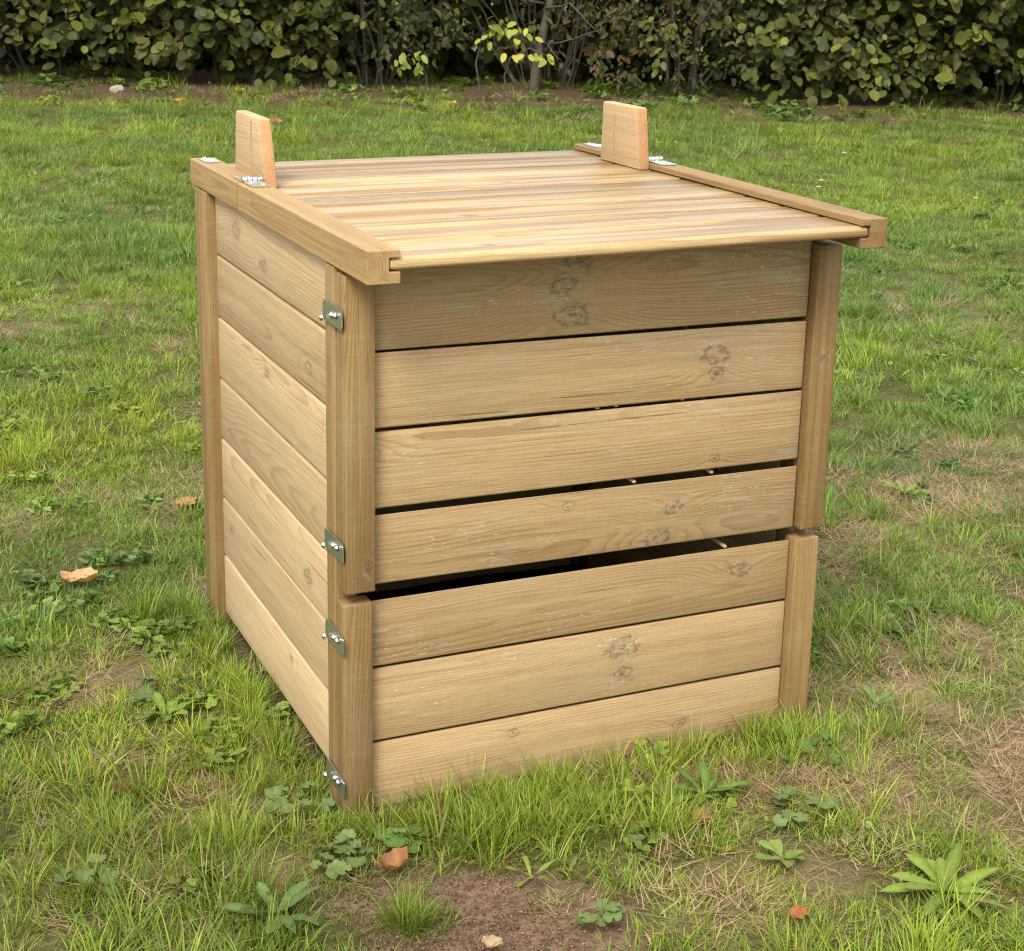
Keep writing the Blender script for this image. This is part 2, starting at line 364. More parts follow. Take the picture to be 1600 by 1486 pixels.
for z in (.756, .416, .273, .046):
    plate(.0, 0, .035, z); plate(W-.0012+(.002 if z > .35 else -.0012), 1, .045, z-.001)
def hinge(xc, yc, zt):
    bm = bmesh.new()
    bx(bm, (-.016, -.062, 0), (.016, -.004, .0018)); bx(bm, (-.016, .004, 0), (.016, .062, .0018))
    bmesh.ops.bevel(bm, geom=[e for e in bm.edges if abs(e.verts[0].co.z-e.verts[1].co.z) > .001], offset=.003, segments=2, affect='EDGES')
    o = solid('hinge', bm, M_ZINC, BIN); o.location = (xc, yc, zt+.0008)
    for k in range(4):
        b2 = bmesh.new(); bmesh.ops.create_cone(b2, cap_ends=True, segments=14, radius1=.0046, radius2=.0046, depth=.0076)
        bmesh.ops.rotate(b2, verts=b2.verts, cent=(0, 0, 0), matrix=Matrix.Rotation(math.pi/2, 3, 'Y'))
        kn = solid('knuckle', b2, M_SCREW, o); kn.location = (-.0129+k*.0086, 0, .0042)
    for y in (-.045, -.02, .02, .045): screw(o, ((.007 if abs(y) > .03 else -.006), y, .002), s=.72)
hinge(LX0+RW/2+.002, CUTL+.002, .8696); hinge(LX1-RW/2-.002, CUTR+.002, .8696+.0095)
for xc, zt in ((LX0+RW/2, .8696), (LX1-RW/2, .8696+.0095)):
    bm = bmesh.new(); bx(bm, (-.013, -.03, 0), (.013, .03, .0016)); o = solid('mending_plate', bm, M_ZINC, BIN); o.location = (xc, .838, zt+.0006)
    screw(o, (-.004, .018, .002)); screw(o, (.005, -.012, .002))

# ------------------------------------------------------------------ numpy noise and ground masks
def vnoise(x, y, sc, seed=0):
    x = np.asarray(x, float)*sc+seed*17.13; y = np.asarray(y, float)*sc+seed*9.71
    xi = np.floor(x).astype(np.int64); yi = np.floor(y).astype(np.int64); fx = x-xi; fy = y-yi
    fx = fx*fx*(3-2*fx); fy = fy*fy*(3-2*fy)
    def h(a, b):
        v = (a*374761393+b*668265263+seed*1442695) & 0x7fffffff
        v = ((v ^ (v >> 13))*1274126177) & 0x7fffffff
        return ((v ^ (v >> 16)) & 0xffff)/65535.0
    return (h(xi, yi)*(1-fx)+h(xi+1, yi)*fx)*(1-fy)+(h(xi, yi+1)*(1-fx)+h(xi+1, yi+1)*fx)*fy
def fbm(x, y, sc, seed=0, o=3):
    s = 0; a = .5; t = 0
    for k in range(o): s = s+a*vnoise(x, y, sc*2**k, seed+k); t += a; a *= .55
    return s/t
HR = Vector((.9011, -.4336)); HF = Vector((.4336, .9011))     # along the hedge row / towards it
def to_sd(x, y):
    dx = np.asarray(x)-CPOS.x; dy = np.asarray(y)-CPOS.y
    return dx*HR.x+dy*HR.y, dx*HF.x+dy*HF.y
def from_sd(s, d): return CPOS.x+HR.x*s+HF.x*d, CPOS.y+HR.y*s+HF.y*d
#  bare soil and straw patches on the lawn: x, y, radius, strength
SOIL = [(.02, -.245, .09, 1.6), (.13, -.30, .10, 1.7), (-.06, -.20, .07, 1.3), (.20, -.36, .09, 1.3), (.0, -.34, .10, 1.3), (.08, -.40, .10, 1.3), (.16, -.43, .08, 1.1), (-.12, -.19, .05, .6), (.056, 1.44, .07, .7)]
STRAW = [(1.02, .02, .17, .9), (.90, -.12, .13, .8), (1.05, -.28, .16, 1.0), (1.2, -.22, .14, .8), (.80, -.22, .14, .8), (1.3, .15, .14, .6), (1.74, .85, .22, .9),
         (2.1, 1.05, .25, .6), (1.5, .65, .2, .6), (1.15, .5, .14, .5), (.62, -.17, .10, .6), (.45, -.12, .08, .5), (-.20, .62, .10, .5), (-.28, .3, .08, .35),
         (-.12, .12, .09, .45), (-.16, -.1, .09, .6), (-.36, .05, .07, .3), (.1, 1.5, .2, .5), (.5, -.40, .12, .5), (.85, -.42, .12, .5), (.35, -.42, .1, .4), (-.30, -.22, .06, .3), (1.5, -.05, .2, .6), (3.2, 2.8, .5, .4), (2.3, .3, .3, .5)]
def blobs(x, y, L, jit):
    m_ = np.zeros_like(x)
    wx = x+(fbm(x, y, 9, 5)-.5)*jit; wy = y+(fbm(x, y, 9, 15)-.5)*jit
    for a, b, r, s in L: m_ = np.maximum(m_, s*np.exp(-((wx-a)**2+(wy-b)**2)/(r*r)))
    return m_
def masks(x, y):
    x = np.asarray(x, float); y = np.asarray(y, float)
    s, d = to_sd(x, y)
    soil = blobs(x, y, SOIL, .12)
    soil = np.clip((soil-.35)*2.2, 0, 1)
    # litter strip under the hedge
    edge = 12.7+(fbm(s, d, .9, 31)-.5)*2.4+np.where(s > .8, .5, 0)
    strip = np.clip((d-edge)/.9, 0, 1)*(.55+.6*fbm(x, y, 1.6, 41)); strip = np.clip(strip, 0, 1)
    for (ss, dd, rs, rd, st) in ((.1, 12.9, .55, .35, .9), (2.4, 13.3, .7, .35, .9), (-4.0, 14.1, 1.2, .5, .8), (-1.6, 13.7, .7, .4, .7)):
        strip = np.maximum(strip, st*np.exp(-((s-ss)/rs)**2-((d-dd)/rd)**2))
    straw = blobs(x, y, STRAW, .14)
    ns = fbm(x, y, 3.2, 51); straw = np.clip(np.maximum(straw*1.15*(.6+.8*ns), np.clip((ns-.64)*2.6, 0, .4)), 0, 1)
    straw = straw*np.clip(1.25-d/11, .15, 1)
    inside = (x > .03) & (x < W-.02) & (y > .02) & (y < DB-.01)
    strip = strip*(d < 17)
    return soil, strip, straw*(1-soil), inside
def gh(x, y):
    x = np.asarray(x, float); y = np.asarray(y, float)
    s, d = to_sd(x, y)
    near = np.clip((np.hypot(x-.4, y-.4)-.55)/1.5, 0, 1)
    return ((fbm(x, y, .9, 61)-.5)*.05*near+(fbm(x, y, 7, 71)-.5)*.014-.004+np.clip(d-13, 0, 2)*.03*near).astype(float)

# ground sheet
def lines(a, b, step, far, grow=1.25):
    L = list(np.arange(a, b, step)); s = step; v = L[-1]
    while v < far: s *= grow; v += s; L.append(v)
    s = step; v = a; pre = []
    while v > -far: s *= grow; v -= s; pre.append(v)
    return np.array(pre[::-1]+L)
gx = lines(-2.2, 5.0, .035, 500); gy = lines(-1.2, 5.0, .035, 500)
# keep a medium grid out to the hedge
def refine(g, lim, step):
    out = [g[0]]
    for v in g[1:]:
        p = out[-1]
        if -lim < v and p < lim and v-p > step:
            k = int(math.ceil((v-p)/step))
            if k < 400: out += list(np.linspace(p, v, k+1)[1:]); continue
        out.append(v)
    return np.array(out)
gx = refine(gx, 17, .16); gy = refine(gy, 19, .16)
GX, GY = np.meshgrid(gx, gy); X = GX.ravel(); Y = GY.ravel()
Z = gh(X, Y); far_m = np.hypot(X, Y) > 24; Z[far_m] = 0
nx, ny = len(gx), len(gy)
idx = np.arange(nx*ny).reshape(ny, nx)
quads = np.stack([idx[:-1, :-1], idx[:-1, 1:], idx[1:, 1:], idx[1:, :-1]], -1).reshape(-1, 4)
def mesh_np(name, V, Fq):
    me = bpy.data.meshes.new(name); Fq = np.asarray(Fq, dtype=np.int32); V = np.asarray(V, dtype=np.float32)
    me.vertices.add(len(V)); me.vertices.foreach_set('co', V.ravel())
    k = Fq.shape[1]; me.loops.add(Fq.size); me.loops.foreach_set('vertex_index', Fq.ravel())
    me.polygons.add(len(Fq)); me.polygons.foreach_set('loop_start', np.arange(0, Fq.size, k, dtype=np.int32)); me.polygons.foreach_set('loop_total', np.full(len(Fq), k, dtype=np.int32))
    me.update(calc_edges=True); return me
gm = mesh_np('lawn_ground', np.stack([X, Y, Z], 1), quads)
so_, st_, sw_, ins_ = masks(X, Y)
def fattr(me, name, a, dom='POINT'):
    t = me.attributes.new(name, 'FLOAT', dom); t.data.foreach_set('value', np.asarray(a, dtype=np.float32))
def cattr(me, name, a, dom='POINT'):
    t = me.attributes.new(name, 'FLOAT_COLOR', dom); a = np.asarray(a, dtype=np.float32)
    if a.shape[1] == 3: a = np.concatenate([a, np.ones((len(a), 1), np.float32)], 1)
    t.data.foreach_set('color', a.ravel())
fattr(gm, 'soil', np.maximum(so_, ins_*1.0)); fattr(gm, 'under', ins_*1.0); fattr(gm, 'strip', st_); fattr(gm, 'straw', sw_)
for p in gm.polygons: p.use_smooth = True
mt, n, b = new_mat('lawn_soil_and_thatch')
tc = n.n.new('ShaderNodeTexCoord').outputs['Object']
n1 = n.noise(tc, 60, 5, .65); n2 = n.noise(tc, 9, 3, .5); n3 = n.noise(tc, 320, 2, .6)
soilc = n.mix(n.ramp(n1, .3, .7), (.105, .066, .042), (.24, .16, .108))
soilc = n.mix(n.attr('under').outputs['Fac'], soilc, (.022, .015, .01))  # ground inside the bin painted near-black, its shade put into the colour
soilc = n.mix(n.math('MULTIPLY', n.ramp(n3, .6, .72), .5), soilc, (.30, .22, .15))
shaded_thatch = n.mix(n.ramp(n1, .35, .7), (.052, .058, .016), (.14, .13, .045))  # shade between the blades is put into this thatch colour
strawc = n.mix(n.ramp(n3, .35, .65), (.17, .12, .065), (.36, .27, .155))
litter = n.mix(n.ramp(n1, .35, .7), (.055, .034, .022), (.14, .09, .056))
c = n.mix(n.attr('straw').outputs['Fac'], shaded_thatch, strawc)
c = n.mix(n.attr('strip').outputs['Fac'], c, litter)
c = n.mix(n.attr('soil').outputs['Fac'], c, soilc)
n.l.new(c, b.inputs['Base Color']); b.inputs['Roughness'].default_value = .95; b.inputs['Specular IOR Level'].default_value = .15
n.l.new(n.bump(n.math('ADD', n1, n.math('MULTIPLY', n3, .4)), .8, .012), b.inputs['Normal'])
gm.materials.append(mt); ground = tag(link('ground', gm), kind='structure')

# ------------------------------------------------------------------ vegetation materials
def leaf_mat(name, trans=.35, rough=.5, spec=.3, tint=True, objc=False):
    mt = bpy.data.materials.new(name); mt.use_nodes = True; n = N(mt); n.n.clear()
    out = n.n.new('ShaderNodeOutputMaterial')
    base = n.attr('col').outputs['Color']
    if tint: base = n.mix(1.0, base, n.attr('tint', 'INSTANCER').outputs['Color'], 'MULTIPLY')
    if objc: base = n.mix(1.0, base, n.attr('leaf_tint', 'OBJECT').outputs['Vector'], 'MULTIPLY')
    tc = n.n.new('ShaderNodeTexCoord').outputs['Object']
    if not tint:
        v = n.noise(tc, 160, 2, .5); base = n.mix(1.0, base, n.mix(v, (.7, .7, .65), (1.3, 1.27, 1.2)), 'MULTIPLY')
    pb = n.n.new('ShaderNodeBsdfPrincipled'); n.l.new(base, pb.inputs['Base Color']); pb.inputs['Roughness'].default_value = rough; pb.inputs['Specular IOR Level'].default_value = spec
    tr = n.n.new('ShaderNodeBsdfTranslucent'); tcol = n.mix(1.0, base, (1.25, 1.2, .5), 'MULTIPLY'); n.l.new(tcol, tr.inputs['Color'])
    mx = n.n.new('ShaderNodeMixShader'); mx.inputs[0].default_value = trans
    n.l.new(pb.outputs[0], mx.inputs[1]); n.l.new(tr.outputs[0], mx.inputs[2]); n.l.new(mx.outputs[0], out.inputs['Surface'])
    return mt
M_GRASS = leaf_mat('grass_blade', .28, .5, .3); M_LEAF = leaf_mat('hedge_leaf', .3, .5, .25, tint=False); M_PLANT = leaf_mat('weed_leaf', .25, .5, .3, tint=False)
M_DRY = leaf_mat('dry_leaf', .2, .8, .15, tint=False)
M_HLEAF = M_LEAF

def strips(base, dirs, side, L, wdt, bend, cols, segs=3, tipc=None):
    """Tapered curved blades: base (n,3), horizontal lean direction (n,2), side angle, length, width, bend 0..1.6 rad."""
    nB = len(L); ts = np.linspace(0, 1, segs+1)
    V = []; C = []
    pos = base.copy(); rows = []
    for i, t in enumerate(ts):
        a = bend[:, 0]+(bend[:, 1])*t            # angle from vertical
        if i: 
            st = (L/segs)[:, None]
            pos = pos+st*np.stack([dirs[:, 0]*np.sin(am), dirs[:, 1]*np.sin(am), np.cos(am)], 1)
        am = bend[:, 0]+bend[:, 1]*(t+.5/segs)
        wv = wdt*(1-.9*t**1.6)*.5*(1 if i < segs else .15)
        sx = np.cos(side); sy = np.sin(side)
        off = np.stack([sx*wv, sy*wv, np.zeros(nB)], 1)
        rows.append((pos-off, pos+off))
    Vv = np.concatenate([np.stack([a, b], 1) for a, b in rows], 1)       # n, 2*(segs+1), 3
    nv = 2*(segs+1)
    F = np.array([[2*i, 2*i+1, 2*i+3, 2*i+2] for i in range(segs)])
    FF = (F[None]+(np.arange(nB)*nv)[:, None, None]).reshape(-1, 4)
    cc = np.repeat(cols[:, None, :], nv, 1).copy()
    sh = np.repeat(ts, 2)[None, :, None]
    cc = cc*1.0
    return Vv.reshape(-1, 3), FF, cc.reshape(-1, 3)
GREENS = np.array([(.135, .215, .022), (.175, .25, .03), (.095, .17, .022), (.225, .29, .06), (.155, .205, .045)])
TANS = np.array([(.36, .285, .165), (.45, .37, .235), (.25, .185, .105), (.34, .245, .15)])
def tuft(name, nb_, rad, lo, hi, wlo, whi, lean=(.1, .7), curl=(.1, .9), dead=.07, flat=False):
    r_ = rad*np.sqrt(RNG.random(nb_)); th = RNG.random(nb_)*2*np.pi
    base = np.stack([r_*np.cos(th), r_*np.sin(th), np.full(nb_, -.004)], 1)
    da = th+RNG.normal(0, 1.0, nb_); dirs = np.stack([np.cos(da), np.sin(da)], 1)
    L = RNG.uniform(lo, hi, nb_); w = RNG.uniform(wlo, whi, nb_)
    b0 = RNG.uniform(lean[0], lean[1], nb_); b1 = RNG.uniform(curl[0], curl[1], nb_)
    cols = GREENS[RNG.integers(0, len(GREENS), nb_)]*RNG.uniform(.75, 1.25, (nb_, 1))
    isd = RNG.random(nb_) < dead; cols[isd] = TANS[RNG.integers(0, 4, isd.sum())]*RNG.uniform(.7, 1.15, (isd.sum(), 1))
    b0[isd] += .5
    if flat: b0 = RNG.uniform(1.1, 1.55, nb_); b1 = RNG.uniform(-.2, .25, nb_); base[:, 2] = RNG.uniform(.0, .012, nb_)
    V, F, Cc = strips(base, dirs, da+np.pi/2+RNG.normal(0, .5, nb_), L, w, np.stack([b0, b1], 1), cols)
    me = mesh_np(name, V, F); cattr(me, 'col', Cc); me.materials.append(M_GRASS)
    return bpy.data.objects.new(name, me)
def disc_patch(name, nl, rad, rlo, rhi, hlo, hhi, lobes, cols, notch=.25):
    V = []; F = []; Cc = []
    for i in range(nl):
        a = RNG.random()*6.283; rr_ = rad*math.sqrt(RNG.random()); cx, cy = rr_*math.cos(a), rr_*math.sin(a)
        h = RNG.uniform(hlo, hhi); R = RNG.uniform(rlo, rhi); tl = Euler((RNG.normal(0, .35), RNG.normal(0, .35), RNG.random()*6.28)).to_matrix()
        col = cols[RNG.integers(0, len(cols))]*RNG.uniform(.75, 1.25)
        for lb in range(lobes):
            la = lb*2*math.pi/lobes
            off = Vector((math.cos(la)*R*.95, math.sin(la)*R*.95, 0)) if lobes > 1 else Vector((0, 0, 0))
            k0 = len(V); K = 9
            V.append(tuple(Vector((cx, cy, h))+tl @ off)); Cc.append(col*.8)
            for k in range(K):
                q = k/K*2*math.pi; rq = R*(1-notch*math.exp(-((q-math.pi)/.5)**2))*(1+.07*math.sin(5*q))
                p = Vector((cx, cy, h))+tl @ (off+Vector((math.cos(q+la)*rq, math.sin(q+la)*rq, R*.22)))
                V.append(tuple(p)); Cc.append(col)
            for k in range(K): F.append((k0, k0+1+k, k0+1+(k+1) % K))
    me = mesh_np(name, V, F); cattr(me, 'col', np.array(Cc)); me.materials.append(M_GRASS)
    return bpy.data.objects.new(name, me)
def crumbs(name, nc, rad, lo, hi):
    V = []; F = []; Cc = []
    for i in range(nc):
        a = RNG.random()*6.283; q = rad*math.sqrt(RNG.random()); s = RNG.uniform(lo, hi); k0 = len(V)
        c0 = np.array((q*math.cos(a), q*math.sin(a), s*.3)); col = np.array([(.16, .105, .07), (.21, .145, .095), (.12, .078, .052), (.27, .20, .14)][RNG.integers(0, 4)])
        for d in ((1, 0, 0), (-1, 0, 0), (0, 1, 0), (0, -1, 0), (0, 0, .8), (0, 0, -.8)): V.append(tuple(c0+np.array(d)*s*RNG.uniform(.5, 1.1))); Cc.append(col)
        for f in ((0, 2, 4), (2, 1, 4), (1, 3, 4), (3, 0, 4), (2, 0, 5), (1, 2, 5), (3, 1, 5), (0, 3, 5)): F.append(tuple(k0+j for j in f))
    me = mesh_np(name, V, F); cattr(me, 'col', np.array(Cc)); me.materials.append(M_GRASS); return bpy.data.objects.new(name, me)
srcs = bpy.data.collections.new('grass_tuft_kinds')       # only read by the lawn's node tree; holds the tuft meshes
kinds = [tuft('tuft_00', 85, .065, .018, .046, .0016, .0042), tuft('tuft_01', 80, .065, .016, .040, .0016, .0046, lean=(.3, 1.1)), tuft('tuft_02', 90, .07, .025, .06, .0014, .0028, curl=(.4, 1.5)),
         tuft('tuft_03', 42, .035, .055, .11, .0018, .0034, lean=(.0, .5), curl=(.3, 1.2), dead=.1), tuft('tuft_04', 30, .03, .07, .135, .002, .004, lean=(.0, .45), curl=(.2, 1.1), dead=.06),
         tuft('tuft_05', 85, .07, .025, .075, .0011, .0022, dead=1.0, flat=True), tuft('tuft_06', 60, .06, .02, .06, .0011, .0024, dead=.85, lean=(.7, 1.5), curl=(-.2, .5)),
         disc_patch('tuft_07', 26, .05, .0045, .0075, .008, .026, 3, GREENS*np.array([.85, 1.0, 1.2])),
         disc_patch('tuft_08', 14, .05, .0045, .009, .006, .022, 1, GREENS*np.array([.75, .9, 1.3]), notch=.6),
         crumbs('tuft_09', 60, .09, .0012, .0045),
         tuft('tuft_10', 22, .05, .03, .05, .005, .009, lean=(.6, 1.3), curl=(.1, .6), dead=.03)]
for k in kinds: srcs.objects.link(k)
def scatter_object(name, P, rot, scl, ki, tint, coll):
    me = bpy.data.meshes.new(name); me.vertices.add(len(P)); me.vertices.foreach_set('co', np.asarray(P, dtype=np.float32).ravel())
    t = me.attributes.new('rot', 'FLOAT_VECTOR', 'POINT'); t.data.foreach_set('vector', np.asarray(rot, dtype=np.float32).ravel())
    fattr(me, 'scl', scl); t = me.attributes.new('kind_index', 'INT', 'POINT'); t.data.foreach_set('value', np.asarray(ki, dtype=np.int32)); cattr(me, 'tint', tint)
    me.update(); o = link(name, me)
    g = bpy.data.node_groups.new(name+'_scatter', 'GeometryNodeTree')
    g.interface.new_socket('Geometry', in_out='INPUT', socket_type='NodeSocketGeometry'); g.interface.new_socket('Geometry', in_out='OUTPUT', socket_type='NodeSocketGeometry')
    gi = g.nodes.new('NodeGroupInput'); go = g.nodes.new('NodeGroupOutput')
    ci = g.nodes.new('GeometryNodeCollectionInfo'); ci.inputs['Collection'].default_value = coll; ci.inputs['Separate Children'].default_value = True; ci.inputs['Reset Children'].default_value = True
    ip = g.nodes.new('GeometryNodeInstanceOnPoints'); ip.inputs['Pick Instance'].default_value = True
    def na(nm, ty):
        q = g.nodes.new('GeometryNodeInputNamedAttribute'); q.data_type = ty; q.inputs['Name'].default_value = nm; return q.outputs['Attribute']
    e2r = g.nodes.new('FunctionNodeEulerToRotation')
    L = g.links.new
    L(gi.outputs[0], ip.inputs['Points']); L(ci.outputs[0], ip.inputs['Instance']); L(na('kind_index', 'INT'), ip.inputs['Instance Index'])
    L(na('rot', 'FLOAT_VECTOR'), e2r.inputs[0]); L(e2r.outputs[0], ip.inputs['Rotation']); L(na('scl', 'FLOAT'), ip.inputs['Scale']); L(ip.outputs[0], go.inputs[0])
    md = o.modifiers.new('scatter', 'NODES'); md.node_group = g
    return o
# lawn points, zone by zone of distance
PTS = []
def zone(d0, d1, dens, sc, smin, smax):
    area = (smax-smin)*(d1-d0); k = int(area*dens)
    s = RNG.uniform(smin, smax, k); d = RNG.uniform(d0, d1, k); x, y = from_sd(s, d); return x, y, d, np.full(k, sc)
zs = [zone(1.2, 2.6, 640, .85, -1.5, 1.4), zone(2.6, 4.2, 460, .95, -2.3, 2.0), zone(4.2, 7, 250, 1.1, -3.4, 3.2), zone(7, 10.5, 140, 1.3, -5, 4.4), zone(10.5, 16.5, 75, 1.6, -7.5, 6.8)]
x = np.concatenate([z[0] for z in zs]); y = np.concatenate([z[1] for z in zs]); d = np.concatenate([z[2] for z in zs]); sc = np.concatenate([z[3] for z in zs])
soil, strip, straw, inside = masks(x, y)
inside = (x > -.008) & (x < W+.012) & (y > -.012) & (y < DB+.012) & ~((x < .010) & (y > .09) & (y < .76))
u = RNG.random(len(x)); keep = (~inside) & (u > soil*.985) & (RNG.random(len(x)) > strip*.80)
ki = RNG.choice([0, 1, 2], len(x)); v = RNG.random(len(x)); big = fbm(x, y, 2.3, 81); med = fbm(x, y, 6, 91)
ki = np.where(v < np.clip((big-.45)*1.0, .02, .3), 3, ki)
ki = np.where((v > .90) & (med > .5), 4, ki)
cl = fbm(x, y, 4.5, 101); v2 = RNG.random(len(x))
ki = np.where((cl > .58) & (v2 < .15) & (d < 9), 7, ki); ki = np.where((cl < .36) & (v2 < .10) & (d < 9), 8, ki); ki = np.where((v2 > .975), 10, ki)
v3 = RNG.random(len(x)); ki = np.where(v3 < straw*.78*(1-soil), np.where(RNG.random(len(x)) < .6, 5, 6), ki)
ki = np.where(v3 > .965, 6, ki)
ki = np.where((strip > .3) & (RNG.random(len(x)) < .7), RNG.choice([5, 6, 8, 10, 10, 7], len(x)), ki)
scl0 = np.where((strip > .3) & (ki >= 7), 1.5, 1.0)
scl = scl0*sc*RNG.uniform(.75, 1.25, len(x))*np.where(ki == 4, .8, 1)*(.66+.45*big)
x, y, ki, scl, d, straw, strip, med, big = [a[keep] for a in (x, y, ki, scl, d, straw, strip, med, big)]
# long uncut grass along the foot of the bin and in front of its corner
ex = []; 
for (cx, cy, sx, sy, k) in ((.35, -.04, .33, .03, 42), (.75, -.04, .08, .03, 22), (.24, -.12, .12, .05, 60), (.40, -.17, .1, .05, 22), (-.035, .45, .02, .3, 34), (-.05, .78, .05, .08, 30), (.02, -.05, .05, .02, 9), (W+.05, .3, .04, .3, 40), (.74, -.12, .07, .04, 16), (-.1, .25, .06, .1, 18), (-.25, .0, .1, .06, 16), (-.004, -.298, .014, .008, 10)):
    px = RNG.normal(cx, sx*.6, k); py = RNG.normal(cy, sy*.8, k); ok = ~((px > -.008) & (px < W+.008) & (py > -.008) & (py < DB+.008)); ex.append((px[ok], py[ok]))
exx = np.concatenate([e[0] for e in ex]); exy = np.concatenate([e[1] for e in ex]); ne = len(exx)
x = np.concatenate([x, exx]); y = np.concatenate([y, exy]); ki = np.concatenate([ki, RNG.choice([3, 3, 2, 4], ne)]); scl = np.concatenate([scl, RNG.uniform(.35, .7, ne)*np.where(exy < -.08, 1.15, 1)*np.where((RNG.random(ne) < .14) & (exx > .1), 1.5, 1)])
d = np.concatenate([d, np.full(ne, 2.4)]); straw = np.concatenate([straw, np.zeros(ne)]); strip = np.concatenate([strip, np.zeros(ne)]); med = np.concatenate([med, np.full(ne, .5)]); big = np.concatenate([big, np.full(ne, .5)])
# flattened dead blades thick on the dry patches
kk = 9000; s_ = RNG.uniform(-2.2, 2.2, kk); d_ = RNG.uniform(1.2, 4.6, kk); ax, ay = from_sd(s_, d_); slw, _, stw, _ = masks(ax, ay)
ok = (RNG.random(kk) < stw*.48*(1-slw)**2) & ~((ax > -.012) & (ax < W+.012) & (ay > -.012) & (ay < DB+.012)); ax, ay, d_ = ax[ok], ay[ok], d_[ok]; ne = len(ax)
x = np.concatenate([x, ax]); y = np.concatenate([y, ay]); ki = np.concatenate([ki, np.where(RNG.random(ne) < .7, 5, 6)]); scl = np.concatenate([scl, RNG.uniform(.6, 1.1, ne)])
z0 = np.zeros(ne); d = np.concatenate([d, d_]); straw = np.concatenate([straw, z0]); strip = np.concatenate([strip, z0]); med = np.concatenate([med, z0+.5]); big = np.concatenate([big, z0+.5])
# crumbs of earth on the bare soil
k = 230; cx = RNG.normal(.06, .16, k); cy = RNG.normal(-.31, .09, k); s2, _, _, _ = masks(cx, cy); okc = s2 > .25; cx, cy = cx[okc], cy[okc]; ne = len(cx)
x = np.concatenate([x, cx]); y = np.concatenate([y, cy]); ki = np.concatenate([ki, np.where(RNG.random(ne) < .985, 9, 5)]); scl = np.concatenate([scl, RNG.uniform(.3, .8, ne)])
z0 = np.zeros(ne); d = np.concatenate([d, z0+2.2]); straw = np.concatenate([straw, z0]); strip = np.concatenate([strip, z0]); med = np.concatenate([med, z0+.5]); big = np.concatenate([big, z0+.5])
nP = len(x)
yel = fbm(x, y, 1.1, 111); t1 = np.stack([1.10+.5*(yel-.5)*2, 1.08+.25*(yel-.5)*2, 1.0-.3*(yel-.5)*2], 1)*(.82+.36*RNG.random((nP, 1)))*(.80+.4*fbm(x, y, 5, 121))[:, None]*(.72+.56*fbm(x, y, 1.7, 131))[:, None]
dry = np.isin(ki, (5, 6)); t1[dry] = np.array([1.08, 1.0, .95])*(.85+.3*RNG.random((dry.sum(), 1)))
wd_ = np.isin(ki, (7, 8, 10)); t1[wd_] *= .82
t1[~wd_ & ~dry] *= np.array([1.04, 1.09, 1.05])
farb = np.clip((d-10.5)/3, 0, 1)[:, None]
t1 = t1*(1-farb*.1)
rot = np.stack([RNG.normal(0, .1, nP), RNG.normal(0, .1, nP), RNG.random(nP)*6.283], 1)
lawn = scatter_object('grass', np.stack([x, y, gh(x, y)], 1), rot, scl, ki, t1, srcs)
tag(lawn, 'mixed green lawn grass with clover and dry straw patches all round the bin', 'grass', kind='stuff')

# ------------------------------------------------------------------ weeds, fallen leaves, flowers near the camera
def leaf_arr(L, wd, droop, up, fold=.25, segs=6, kind='lance', twist=0.0, wav=.0):
    """leaf lying along +x from the origin; returns verts, quads"""
    V = []; F = []; x_ = 0; z_ = 0
    for i in range(segs+1):
        t = i/segs
        if kind == 'lance': w_ = wd*(math.sin(math.pi*min(1, t*.92+.06))**.8)*(.55+.55*t) if t < .98 else wd*.06
        elif kind == 'round': w_ = wd*math.sqrt(max(0, 1-(2*t-1)**2))+.0006
        else: w_ = wd*(math.sin(math.pi*(t*.9+.06)))*(1+.3*math.sin(t*26))
        a = up-droop*t
        if i: x_ += L/segs*math.cos(a); z_ += L/segs*math.sin(a)
        wz = wav*math.sin(t*9+1)
        jg = 1+random.uniform(-.10, .10); w_ *= jg
        V += [(x_, -w_/2, z_+fold*w_/2+wz), (x_, 0, z_), (x_, w_/2, z_+fold*w_/2-wz)]
    for i in range(segs):
        q = 3*i; F += [(q, q+1, q+4, q+3), (q+1, q+2, q+5, q+4)]
    return V, F
def leaf_mesh(name, V, F, col, mat, rib=1.35):
    me = mesh_np(name, V, F); cc = np.tile(np.array(col), (len(V), 1)); cc[1::3] *= rib; cc *= RNG.uniform(.88, 1.12, (len(V), 1))
    cattr(me, 'col', cc); me.materials.append(mat)
    for p in me.polygons: p.use_smooth = True
    return me
def rosette(name, cat, label, loc, nl, L, wd, up, droop, col, kind='lance', group=None, fold=.3, spread=.15, name_leaf='leaf'):
    root = tag(empty(name, (loc[0], loc[1], float(gh(loc[0], loc[1]))+.006)), label, cat, group)
    for i in range(nl):
        a = i/nl*2*math.pi*1.0+random.uniform(-spread, spread)*2
        l_ = L*random.uniform(.7, 1.15); u_ = up+random.uniform(-.15, .25)
        V, F = leaf_arr(l_, wd*random.uniform(.8, 1.2), droop*random.uniform(.7, 1.3), u_, fold, kind=kind, wav=.0015)
        me = leaf_mesh('leaf', V, F, np.array(col)*random.uniform(.8, 1.2), M_PLANT)
        o = link(name_leaf, me, root); o.rotation_euler = (random.uniform(-.2, .2), 0, a); o.location = (random.uniform(-.004, .004), random.uniform(-.004, .004), 0)
    return root
G1 = (.13, .20, .03); G2 = (.10, .17, .035); G3 = (.17, .24, .05); G4 = (.12, .175, .06)
rosette('broadleaf_weed', 'weed', 'large bright rosette of strap leaves at the lower right corner of the lawn', (.70, -.525), 19, .088, .021, .35, .4, (.15, .215, .035))
rosette('broadleaf_weed', 'weed', 'dark green long leaved rosette in the grass before the middle of the bin', (.53, -.155), 9, .085, .018, .6, .5, G2)
rosette('broadleaf_weed', 'weed', 'small pale broad leaved weed between straw patches right of the bare soil', (.535, -.365), 6, .05, .028, .45, .3, (.16, .22, .055))
